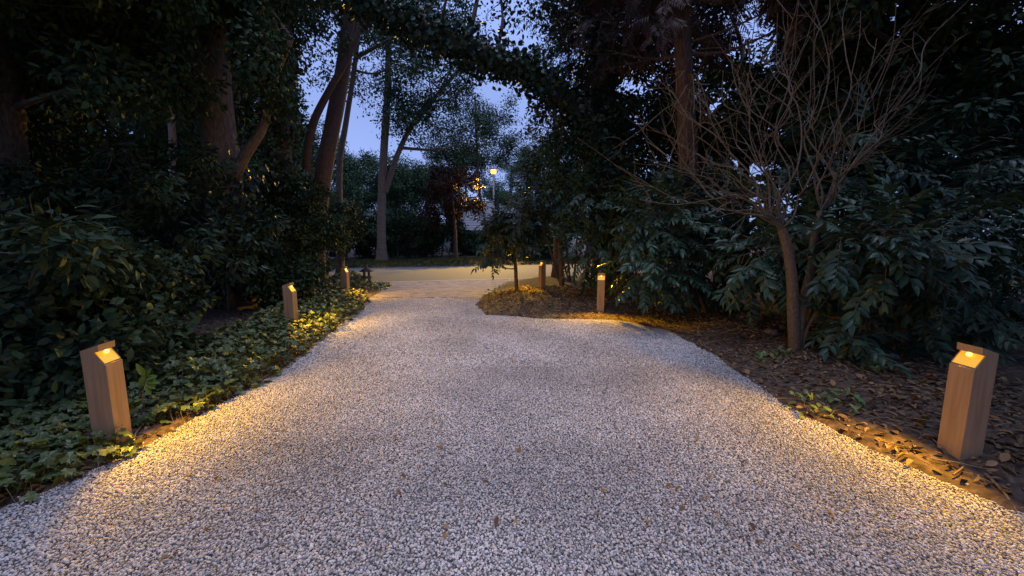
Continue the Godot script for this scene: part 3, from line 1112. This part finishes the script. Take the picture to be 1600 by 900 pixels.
	for k in 26:
		var from := P(1074 + R.randf_range(-6, 6), R.randf_range(90, 290), 7.45)
		var to := P(R.randf_range(945, 1170), R.randf_range(110, 330), R.randf_range(6.2, 7.6))
		var mb := MB.new()
		var pts := smooth([from, from.lerp(to, .35) + Vector3(0, R.randf_range(.05, .3), .1), from.lerp(to, .7) + Vector3(0, R.randf_range(-.05, .2), .1), to], 4)
		for q in pts.size():
			pts[q] -= o.position
		mb.tube(pts, taper(pts.size(), .014, .004), 5)
		for q in 3:
			var a := pts[R.randi_range(3, pts.size() - 2)]
			var b := a + (to - from).normalized() * R.randf_range(.2, .5) + rdir() * .3
			mb.tube(smooth([a, a.lerp(b, .5) + rdir() * .06, b], 3), taper(7, .006, .002), 4)
		part("dead_branch", mb.mesh(), M.twig, o)
	tree("evergreen_tree", "black green evergreen tree towering over the bare shrub", "evergreens on the soil bank",
		[[[[1440, 450, 7.5], [1438, 250, 7.5], [1430, 100, 7.5], [1425, -100, 7.5], [1420, -300, 7.5]], .25, .12, M.grey_bark]],
		[[1260, -300, 1720, 60, 5.6, 8.5, 26, .9, 1.3], [1300, 40, 1780, 280, 6.5, 9, 30, .9, 1.3]], L.big, M.leaf, Color(.028, .052, .03), Color(.048, .085, .046), 150.0)
	tree("evergreen_tree", "dark evergreen filling the bank behind the red trunk", "evergreens on the soil bank",
		[[[[1160, 430, 10.5], [1162, 250, 10.5], [1165, 120, 10.5]], .18, .08, M.grey_bark]],
		[[975, 140, 1330, 330, 9, 12, 25, .8, 1.2], [1190, 20, 1330, 170, 9, 12, 8, .8, 1.2], [1000, -60, 1110, 130, 9, 12, 7, .8, 1.1]], L.big, M.leaf, Color(.028, .052, .03), Color(.048, .085, .046), 150.0)


func bare_shrub() -> void:
	R.seed = 909
	var base := P(1243, 551, 4.5)
	base.y = height(base.x, base.z) - .03
	var o := thing("bare_shrub", "leafless many stemmed shrub with fanned bare branches on the bank", "shrub", base)
	var stem := func(called: String, path: Array, r0: float, r1: float) -> PackedVector3Array:
		var pts := smooth(path, 6)
		for k in pts.size():
			pts[k] -= base
		var mb := MB.new()
		mb.tube(pts, taper(pts.size(), r0, r1), 9, .12, noise)
		part(called, mb.mesh(), M.shrub_bark, o)
		return pts
	var d := 4.5
	stem.call("trunk", [base, P(1240, 490, d), P(1238, 440, d), P(1232, 395, d), P(1222, 358, d)], .07, .045)
	stem.call("trunk", [base + Vector3(.02, 0, 0), P(1254, 480, d), P(1268, 420, d + .1), P(1272, 375, d + .15), P(1282, 330, d + .2)], .055, .035)
	stem.call("stem", [base + Vector3(.05, 0, .03), P(1262, 512, d - .05), P(1288, 472, d - .05), P(1326, 430, d)], .02, .011)
	# [start, ends] of the rods that fan from the two forks
	var fork_a := P(1222, 358, d)
	var fork_b := P(1282, 330, d + .2)
	var ends := []
	for e in [[1000, 312, 4.2], [1085, 335, 4.1], [1120, 340, 4.2], [1060, 268, 4.4], [1110, 250, 4.6], [1140, 180, 4.4], [1165, 60, 4.5], [1190, -40, 4.6], [1215, 20, 4.3], [1235, -60, 4.6], [1250, 90, 4.8], [1290, 200, 4.2], [1130, 110, 4.8], [1175, 150, 5.0], [1010, 220, 4.8], [1040, 120, 4.9]]:
		ends.append([fork_a, e])
	for e in [[1310, 120, 4.6], [1340, -40, 4.9], [1370, 60, 4.8], [1400, 10, 4.6], [1290, -60, 5.0], [1390, 190, 4.5], [1440, 110, 4.7], [1340, 230, 4.4], [1265, 0, 5.0], [1480, 30, 4.9]]:
		ends.append([fork_b, e])
	for f in ends:
		var from: Vector3 = f[0]
		var to := P(f[1][0], f[1][1], f[1][2])
		var ln := from.distance_to(to)
		var sag := Vector3(0, .1 * ln if f[1][1] > 240 else -.02 * ln, 0)
		var path := [from + rdir() * .015]
		for k in range(1, 6):
			var t := k / 6.0
			path.append(from.lerp(to, t) + sag * sin(PI * t) + rdir() * (.035 + .03 * sin(PI * t)) * ln)
		path.append(to)
		var pts: PackedVector3Array = stem.call("branch", path, R.randf_range(.007, .015), .003)
		var mb := MB.new()
		for k in 5:
			var a := pts[R.randi_range(8, pts.size() - 3)]
			var along := (to - from).normalized()
			var b := a + (along * R.randf_range(.4, 1.0) + rdir() * .55 + Vector3(0, .25, 0)) * R.randf_range(.3, .75)
			var tp := smooth([a, a.lerp(b, .5) + rdir() * .05, b], 4)
			mb.tube(tp, taper(tp.size(), .0045, .0018), 5)
			for q in 3:
				var c := tp[R.randi_range(3, tp.size() - 2)]
				var e := c + ((b - a).normalized() + rdir() * .9) * R.randf_range(.1, .3)
				mb.tube(PackedVector3Array([c, c.lerp(e, .5) + rdir() * .02, e]), taper(3, .003, .0014), 4)
		part("twig", mb.mesh(), M.shrub_bark, o)


func make_shrubs() -> void:
	var la := Color(.026, .058, .034)
	var lb := Color(.048, .095, .052)
	R.seed = 31
	laurel("laurel with hanging glossy leaves behind the bollard lamp facing the gravel", area(925, 285, 1030, 385, 8.3, 9.2, 9, .5, .7), foot(975, 8.9), 420, 300, la, lb)
	laurel("broad laurel mass spreading low over the leaf litter beside bare shrub", area(1015, 315, 1180, 425, 6.5, 7.4, 11, .42, .62), foot(1110, 7.0), 620, 300, la, lb)
	laurel("laurel whose top leaves reach in front of the bare shrub's forked trunk", area(1175, 375, 1330, 420, 4.9, 5.5, 6, .3, .42) + area(1200, 330, 1330, 400, 5.6, 6.2, 5, .45, .6), foot(1265, 5.7), 300, 260, la, lb)
	laurel("large leaved laurel reaching sideways above the tall bollard lamp's bank", area(1330, 360, 1500, 415, 4.0, 4.9, 8, .3, .42), foot(1430, 4.8), 190, 200, la, lb)
	laurel("shaded laurel filling the dark bank behind the bollard lamp beside leaf litter", area(1380, 430, 1680, 560, 4.4, 5.6, 12, .45, .7), foot(1560, 5.2), 300, 0, la, lb)
	laurel("small laurel seedling clump at the foot of the bare shrub", area(1290, 505, 1380, 545, 4.1, 4.6, 4, .14, .2), foot(1330, 4.4), 26, 200, la, lb)
	laurel("deep shaded laurel wall closing the bank behind the large leaved laurel", area(1250, 240, 1760, 470, 5.8, 7.5, 28, .6, .9), foot(1450, 6.8), 1000, 0, la, lb)
	laurel("laurel arching over the farthest bollard lamp on the soil bank", area(825, 275, 915, 360, 11.2, 12.4, 8, .5, .65), foot(885, 11.6), 300, 120, la, lb)
	# small tree on the tip of the soil bank
	var s := tree("laurel_tree", "small drooping leaved tree on the tip of the soil bank", "",
		[[[[808, 450, 9.7], [806, 420, 9.7], [805, 385, 9.7], [812, 345, 9.8]], .06, .03, M.grey_bark],
		[[[878, 446, 9.2], [877, 415, 9.2], [874, 380, 9.3]], .07, .05, M.red_bark]],
		[[772, 338, 840, 378, 9.2, 10.0, 11, .28, .42], [756, 385, 790, 408, 9.2, 9.6, 3, .16, .22]], L.shoot, M.gloss_leaf, la, Color(.05, .065, .03), 330.0, {"size": .8})
	# dark shrubs behind the ivy bank
	var dl := Color(.03, .055, .028)
	var dh := Color(.055, .092, .044)
	var left := [["glossy rhododendron catching sky light below the fluted trunk", area(290, 345, 420, 400, 6.6, 7.6, 9, .42, .6), 360, 7.3, L.big, dl, dh, 260.0],
		["low dark shrub behind the second bollard lamp", area(320, 410, 470, 480, 7.6, 8.8, 9, .45, .6), 400, 8.2, L.broad, dl, dh, 260.0],
		["dark shrub behind the bollard lamp with the leafy sprig", area(40, 420, 250, 590, 3.9, 5.2, 14, .42, .6), 200, 5.0, L.broad, dl, dh, 260.0],
		["dense dark shrub at the shaded end of the ivy bank", area(-160, 380, 100, 640, 3.2, 4.8, 14, .4, .6), -60, 4.3, L.big, dl, dh, 230.0],
		["low black green shrub rooted behind the bollard lamp with the sprig", area(-160, 545, 130, 640, 2.95, 3.6, 14, .28, .4), 0, 3.4, L.broad, dl, dh, 300.0],
		["upper leafy shrub between the overhanging tree and rhododendron", area(0, 260, 300, 370, 5.6, 7.5, 14, .5, .75), 150, 7.0, L.big, dl, dh, 220.0],
		["tall feathery shrub around the ivy covered trunk", area(405, 280, 490, 380, 9.2, 10.6, 12, .45, .65), 450, 10.2, L.broad, dl, dh, 230.0],
		["leafy shrub closing the gap under the thin grey trunk", area(120, 320, 330, 400, 9.0, 11.5, 10, .6, .9), 220, 10.5, L.broad, dl, dh, 150.0],
		["bushy green shrub in the open behind the overhanging tree", area(110, 215, 320, 320, 17, 19, 8, .8, 1.2), 220, 18.0, L.far, dl, dh, 60.0],
		["dark shrub beyond the ivy mound near the road", area(505, 320, 556, 385, 13.4, 14.8, 8, .5, .7), 535, 13.8, L.broad, dl, dh, 180.0]]
	for k in left.size():
		var e: Array = left[k]
		R.seed = hash(e[0])
		var base := foot(e[2], e[3])
		var o := thing("garden_shrub", e[0], "shrub", base, "shrubs on the ivy bank")
		var stems := []
		for q in 3:
			var to: Vector3 = e[1][q][0]
			stems.append([[base + rdir() * .1, base.lerp(to, .5) + Vector3(0, .1, 0), to], .05, .02, M.grey_bark])
		grow(o, stems, e[1], e[4], M.gloss_leaf if k == 0 else M.leaf, e[5], e[6], e[7], {"crown": "foliage", "stem_name": "stem", "size": .75 if e[4] == L.big else 1.0})
	# ivy along the edge of the gravel
	var ia := Color(.035, .06, .014)
	var ib := Color(.085, .12, .03)
	var band := func(z0: float, z1: float, w0: float, w1: float, tall: float) -> Callable:
		return func() -> Vector3:
			var z := R.randf_range(z0, z1)
			var x := -2.6
			for t in 40:
				x = -2.3 - t * .06
				if edge(x, z) > 0.0:
					break
			x -= R.randf_range(w0, w1)
			return Vector3(x, height(x, z) + .015 + tall * R.randf() * smoothstep(-.05, .25, -2.5 - x + 1.0), z)
	ivy_patch("ivy clump at the gravel edge in front of the bollard lamp beside the leafy sprig", band.call(-1.95, -2.62, -.06, .75, .12), 420, 300, 1.0, ia, ib)
	ivy_patch("small bright ivy patch just past the bollard lamp beside the leafy sprig", band.call(-2.85, -3.7, -.02, .42, .12), 300, 260, .95, ia, ib)
	ivy_patch("long dense ivy bank between the leafy sprig and second bollard lamp", band.call(-3.6, -6.2, -.08, 1.2, .2), 2400, 300, .9, ia, ib)
	ivy_patch("ivy spilling onto the gravel between second and third lamps beside shrubs", band.call(-6.0, -9.3, -.12, 1.3, .24), 2400, 200, .9, ia, ib)
	ivy_patch("ivy mound under the stone lantern by the paved strip", func() -> Vector3:
		var a := R.randf() * TAU
		var r := sqrt(R.randf()) * 1.25
		var x := -4.95 + cos(a) * r
		var z := -11.5 + sin(a) * r * 1.3
		return Vector3(x, height(x, z) + .02 + R.randf() * .1, z), 2200, 0, .9, ia, ib)
	ivy_patch("shadowed ivy carpet behind the bollard lamp beside the leafy sprig", band.call(-2.2, -3.7, .45, 1.5, .1), 1100, 120, 1.0, ia, ib)
	# the sprig beside the near lamp
	var at := P(222, 602, 3.0)
	at.y = height(at.x, at.z)
	var sp := thing("leafy_sprig", "single bright sprig of seven oval leaves beside the bollard lamp", "sprig", at)
	var tip := P(228, 592, 3.0) - at
	var mb := MB.new()
	mb.tube(smooth([Vector3(0, -.02, 0), tip * .5 + Vector3(-.03, 0, 0), tip], 5), taper(11, .004, .003), 6)
	part("stem", mb.mesh(), M.twig, sp)
	for k in 7:
		var a: float = [-1.1, -.5, .05, .5, 1.0, 1.7, -1.9][k]
		var dirv := Vector3(cos(a), sin(a) * .8, .35).normalized()
		var l := MB.new()
		add_leaf(l, Transform3D(aim(dirv, Vector3(.3, .6, .8).normalized()), tip + Vector3(0, .012 * (k - 3), 0)), R.randf_range(.1, .13), .045, 6, .2, .25, Color(.12, .2, .03))
		part("leaf", l.mesh(), M.lit_leaf, sp)
	# weeds on the soil bank
	for w in [["low green weed tuft at the edge of the lamplit soil", 1285, 628, 2.2, 46, .11, .28], ["young weed with bright broad leaves on the shaded soil", 1358, 592, 1.6, 16, .06, .09], ["small weed at the foot of the bare shrub", 1205, 560, 1.6, 30, .08, .2], ["weed sprout on the tip of the soil bank", 775, 462, 1.6, 26, .3, .25], ["low weed at the gravel edge before the bank lamp", 845, 492, 1.4, 24, .06, .22]]:
		R.seed = hash(w[0])
		var c := G(w[1], w[2], .1)
		c.y = height(c.x, c.z)
		var wo := thing("weed", w[0], "weed", c, "weeds on the soil bank")
		for k in w[4]:
			var q := Vector3(R.randf_range(-1, 1) * w[6], 0, R.randf_range(-1, 1) * w[6] * .6)
			var y := height(c.x + q.x, c.z + q.z) - c.y
			var top := Vector3(q.x, y + R.randf_range(.3, 1.0) * w[5], q.z)
			var l := MB.new()
			add_leaf(l, Transform3D(aim((rdir() + Vector3(0, .2, .3)).normalized(), Vector3(0, 1, .4)), top), R.randf_range(.05, .085), .035, 4, .3, .3, Color(.07, .12, .025).lerp(Color(.13, .2, .05), R.randf()))
			part("leaf", l.mesh(), M.lit_leaf, wo)
			if k % 3 == 0:
				var st := MB.new()
				st.tube(PackedVector3Array([Vector3(q.x * .7, y - .01, q.z * .7), top * .6 + Vector3(q.x, y, q.z) * .4, top]), taper(3, .003, .0015), 4)
				part("stem", st.mesh(), M.twig, wo)

func make_litter() -> void:
	R.seed = 505
	# leaf litter on the soil, too much to count
	var xf := [[], [], []]
	var cols := [PackedColorArray(), PackedColorArray(), PackedColorArray()]
	for k in 22000:
		var x := R.randf_range(-.9, 4.6)
		var z := R.randf_range(-10.5, -1.5)
		var e := edge(x, z)
		if e < .02 or (e < .4 and R.randf() < .45):
			continue
		var q := R.randi() % 3
		xf[q].append(Transform3D(Basis.from_euler(Vector3(R.randf_range(-.5, .5), R.randf() * TAU, R.randf_range(-.5, .5))) * R.randf_range(.35, 1.4), Vector3(x, height(x, z) + .004 + R.randf() * .014, z)))
		var t := R.randf()
		var c := Color(.1, .06, .03).lerp(Color(.3, .19, .09), t * t)
		cols[q].append(c)
	for k in 3500:
		var x := R.randf_range(-5.2, -2.4)
		var z := R.randf_range(-10.5, -1.8)
		if edge(x, z) < .0:
			continue
		var q := R.randi() % 3
		xf[q].append(Transform3D(Basis.from_euler(Vector3(R.randf_range(-.5, .5), R.randf() * TAU, R.randf_range(-.5, .5))) * R.randf_range(.6, 1.2), Vector3(x, height(x, z) + .006, z)))
		cols[q].append(Color(.1, .06, .03).lerp(Color(.26, .17, .08), R.randf()))
	var lo := Node3D.new()
	lo.name = "leaf_litter"
	add_child(lo)
	lo.set_meta("kind", "stuff")
	lo.set_meta("label", "brown dry leaves scattered over the soil banks")
	lo.set_meta("category", "leaf litter")
	var tw := MB.new()
	tw.tube(PackedVector3Array([Vector3(-.06, 0, 0), Vector3(-.02, .006, .006), Vector3(.03, .002, -.004), Vector3(.07, .008, .004)]), PackedFloat32Array([.0028, .0026, .002, .0012]), 5)
	var tx := []
	var tc := PackedColorArray()
	for k in 2600:
		var x := R.randf_range(-.9, 4.4)
		var z := R.randf_range(-10.0, -1.5)
		if edge(x, z) < .01:
			continue
		tx.append(Transform3D(Basis.from_euler(Vector3(R.randf_range(-.2, .2), R.randf() * TAU, R.randf_range(-.2, .2))) * R.randf_range(.5, 1.8), Vector3(x, height(x, z) + .01, z)))
		tc.append(Color(.14, .09, .05).lerp(Color(.3, .22, .13), R.randf()))
	multi("twigs", tw.mesh(), M.dead_leaf, tx, tc, lo)
	for q in 3:
		multi("litter", L.dry[q], M.dead_leaf, xf[q], cols[q], lo)
	# grass on the far verge
	var gx := []
	var gc := PackedColorArray()
	var t := Vector2(-road_n.y, road_n.x)
	for k in 5200:
		var q := t * R.randf_range(-16, 12) + road_n * (ROAD_FAR + .25 + 5.0 * pow(R.randf(), 1.3))
		gx.append(Transform3D(Basis(Vector3.UP, R.randf() * TAU) * R.randf_range(.6, 1.4), Vector3(q.x, height(q.x, q.y), q.y)))
		gc.append(Color(.035, .06, .015).lerp(Color(.09, .1, .035), R.randf()))
	var gr := multi("grass", L.tuft, M.leaf, gx, gc, self)
	gr.set_meta("label", "short grass on the verge across the road")
	gr.set_meta("category", "grass")
	# dry leaves lying on the gravel, each on its own
	var mats := []
	for c in [lin(.2, .1, .04), lin(.28, .15, .05), lin(.13, .07, .035), lin(.3, .2, .08)]:
		mats.append(flat_mat(c, .75))
	var spots := [[1015, 685], [1108, 745], [1058, 764], [1107, 783], [1157, 796], [985, 632], [635, 750], [685, 702], [620, 770], [945, 768], [1290, 800], [1345, 745], [700, 830], [860, 610], [1250, 860], [1090, 690], [520, 640], [760, 690], [1180, 830], [1340, 840], [1060, 830], [560, 700], [900, 560], [690, 560]]
	for k in 46:
		spots.append([R.randf_range(250, 1400), R.randf_range(520, 880)])
	for k in spots.size():
		if edge(G(spots[k][0], spots[k][1]).x, G(spots[k][0], spots[k][1]).z) > -.05:
			continue
		var p := G(spots[k][0], spots[k][1])
		var o := part("fallen_leaf", L.dry[k % 3], mats[R.randi() % 4], self, Transform3D(Basis.from_euler(Vector3(R.randf_range(-.3, .3), R.randf() * TAU, R.randf_range(-.3, .3))) * R.randf_range(.4, .9), Vector3(p.x, rut(p.x, p.z) + .012, p.z)))
		tag(o, "single dry brown leaf lying on the pale gravel", "leaf", "dry leaves on the gravel")
	# sticks and bark strips on the bank
	for s in [["long pale stick lying across the soil by the tall bollard lamp", [1540, 742], [1598, 790], .009], ["thin dry stick pointing at the foot of the tall bollard lamp", [1490, 738], [1505, 731], .006], ["curved twig arching out of the ivy beside the bollard lamp", [208, 688], [222, 664], .004]]:
		var a := G(s[1][0], s[1][1], .05)
		var b := G(s[2][0], s[2][1], .05)
		a.y = height(a.x, a.z) + .012
		b.y = height(b.x, b.z) + .02
		var mb := MB.new()
		mb.tube(smooth([Vector3.ZERO, (b - a) * .5 + Vector3(0, .015, .01), b - a], 5), taper(11, s[3], s[3] * .6), 7, .15, noise)
		var o := part("stick", mb.mesh(), M.twig, self, Transform3D(Basis.IDENTITY, a))
		tag(o, s[0], "stick", "sticks on the banks")
	for k in 34:
		var u := R.randf_range(975, 1090)
		var v := R.randf_range(470, 515)
		var a := G(u, v, .1)
		a.y = height(a.x, a.z) + .015
		var d := Vector3(R.randf_range(-1, 1), R.randf_range(-.05, .3), R.randf_range(-.6, .6)).normalized() * R.randf_range(.08, .2)
		var mb := MB.new()
		mb.tube(smooth([Vector3.ZERO, d * .5 + Vector3(0, .02, 0), d], 4), taper(9, R.randf_range(.004, .008), .003), 6, .2, noise)
		var o := part("root_piece", mb.mesh(), M.twig, self, Transform3D(Basis.IDENTITY, a))
		tag(o, "short broken root piece in the tangled heap beside the bank lamp", "root", "root pieces beside the bank lamp")
	# stones on the bank
	for s in [[1205, 528, .1, "pale angular stone lying before the bare shrub's trunk"], [1200, 497, .09, "rounded stone half buried under the laurel"], [1180, 508, .11, "broad flat stone under the laurel edge"], [1160, 502, .07, "small stone at the foot of the laurel"], [1222, 520, .06, "little stone beside the pale angular stone"], [1395, 570, .08, "grey stone in the shade of the bare shrub"]]:
		R.seed = hash(s[3])
		var p := G(s[0], s[1], .12)
		p.y = height(p.x, p.z) + s[2] * .2
		var mb := MB.new()
		var m: ArrayMesh = pebble(hash(s[3]) % 1000)
		var o := part("stone", m, M.rock, self, Transform3D(Basis.from_euler(Vector3(.2, R.randf() * TAU, .1)) * s[2], p))
		tag(o, s[3], "stone", "stones on the soil bank")


func _ready() -> void:
	# camera
	var cam := Camera3D.new()
	cam.name = "camera"
	add_child(cam)
	cam.position = Vector3(0, EYE, 0)
	cam.rotation_degrees = Vector3(PITCH, 0, 0)
	cam.fov = rad_to_deg(2.0 * atan(450.0 / FOCAL))
	cam.near = .05
	cam.far = 900.0
	cam.current = true
	# dusk sky
	var img := Image.create(256, 128, false, Image.FORMAT_RGBF)
	noise.seed = 4
	noise.frequency = .02
	for y in 128:
		var up := clampf(1.0 - y / 64.0, 0.0, 1.0)
		for x in 256:
			var c := Color(.39, .53, 1.02).lerp(Color(.27, .4, .9), pow(up, .6))
			var a := TAU * x / 256.0
			var cl := 1.0 + .22 * noise.get_noise_3d(cos(a) * 40.0, y * 3.0, sin(a) * 40.0)
			if y > 66:
				c = Color(.05, .05, .05)
				cl = 1.0
			img.set_pixel(x, y, Color(c.r * cl, c.g * cl, c.b * cl))
	var sky_m := PanoramaSkyMaterial.new()
	sky_m.panorama = ImageTexture.create_from_image(img)
	var env := Environment.new()
	env.background_mode = Environment.BG_SKY
	env.sky = Sky.new()
	env.sky.sky_material = sky_m
	env.background_energy_multiplier = 1.0
	env.tonemap_mode = Environment.TONE_MAPPER_LINEAR
	env.tonemap_exposure = 1.0
	env.sdfgi_enabled = true
	env.ssao_enabled = true
	env.ssil_enabled = true
	var we := WorldEnvironment.new()
	we.name = "world_environment"
	we.environment = env
	add_child(we)
	# last light of the sun, spread wide over the open sky behind the camera
	var sun := DirectionalLight3D.new()
	sun.name = "afterglow"
	sun.rotation_degrees = Vector3(-80, 12, 0)
	sun.light_color = lin(.74, .76, 1.0)
	sun.light_energy = .62
	sun.light_angular_distance = 40.0
	sun.shadow_enabled = true
	add_child(sun)
	# the edge of the drive, seen from above
	for p in [[-6, 3], [-3.3, 0], [-2.86, -1.97], [-2.72, -2.3], [-2.7, -2.6], [-2.65, -3.22], [-2.64, -4], [-2.87, -5.6], [-3.21, -7.91], [-3.6, -9.4], [-3.75, -10.8], [-4.5, -12.1], [-5.9, -12.75], [1.9, -14.8], [.6, -14.1], [-.1, -13.2], [-.45, -11.5], [-.7, -10], [-.81, -8.7], [-.5, -7.44], [.6, -7.07], [1.89, -6.96], [2.54, -6.21], [2.64, -4.95], [2.52, -3.82], [2.5, -3.1], [2.6, -2.51], [2.75, -2.1], [2.85, -1.9], [3.2, 0], [6, 3]]:
		drive.append(Vector2(p[0], p[1]))
	make_materials()
	make_leaves()
	make_ground()
	make_road()
	make_drive()
	house()
	pale_house()
	make_trees()
	bare_shrub()
	make_shrubs()
	# lamps: [pixel of the foot, height of the ground there, facing, label]
	for b in [[178, 690, .05, Vector2(.985, -.17), "wooden bollard lamp beside the single bright leafy sprig"],
		[457, 514, .05, Vector2(1, -.07), "second wooden bollard lamp along the ivy bank, amid lit ivy"],
		[541, 462, .05, Vector2(1, .05), "wooden bollard lamp before the ivy mound and stone lantern"],
		[847, 450, .13, Vector2(-.9, .43), "wooden bollard lamp behind the soil bank's small drooping tree"],
		[938, 485, .13, Vector2(-.23, .97), "wooden bollard lamp facing down the drive before the hanging laurel"],
		[1498, 706, .13, Vector2(-1, 0), "wooden bollard lamp on shaded soil with long pale stick beside it"]]:
		var y: float = b[2]
		for k in 12:
			var q := G(b[0], b[1], y)
			y = lerpf(y, height(q.x, q.z), .4)
		var at := G(b[0], b[1], y)
		at.y = height(at.x, at.z)
		bollard(at, b[3], .74, b[4])
	street_lamp()
	garden_lantern()
	make_litter()
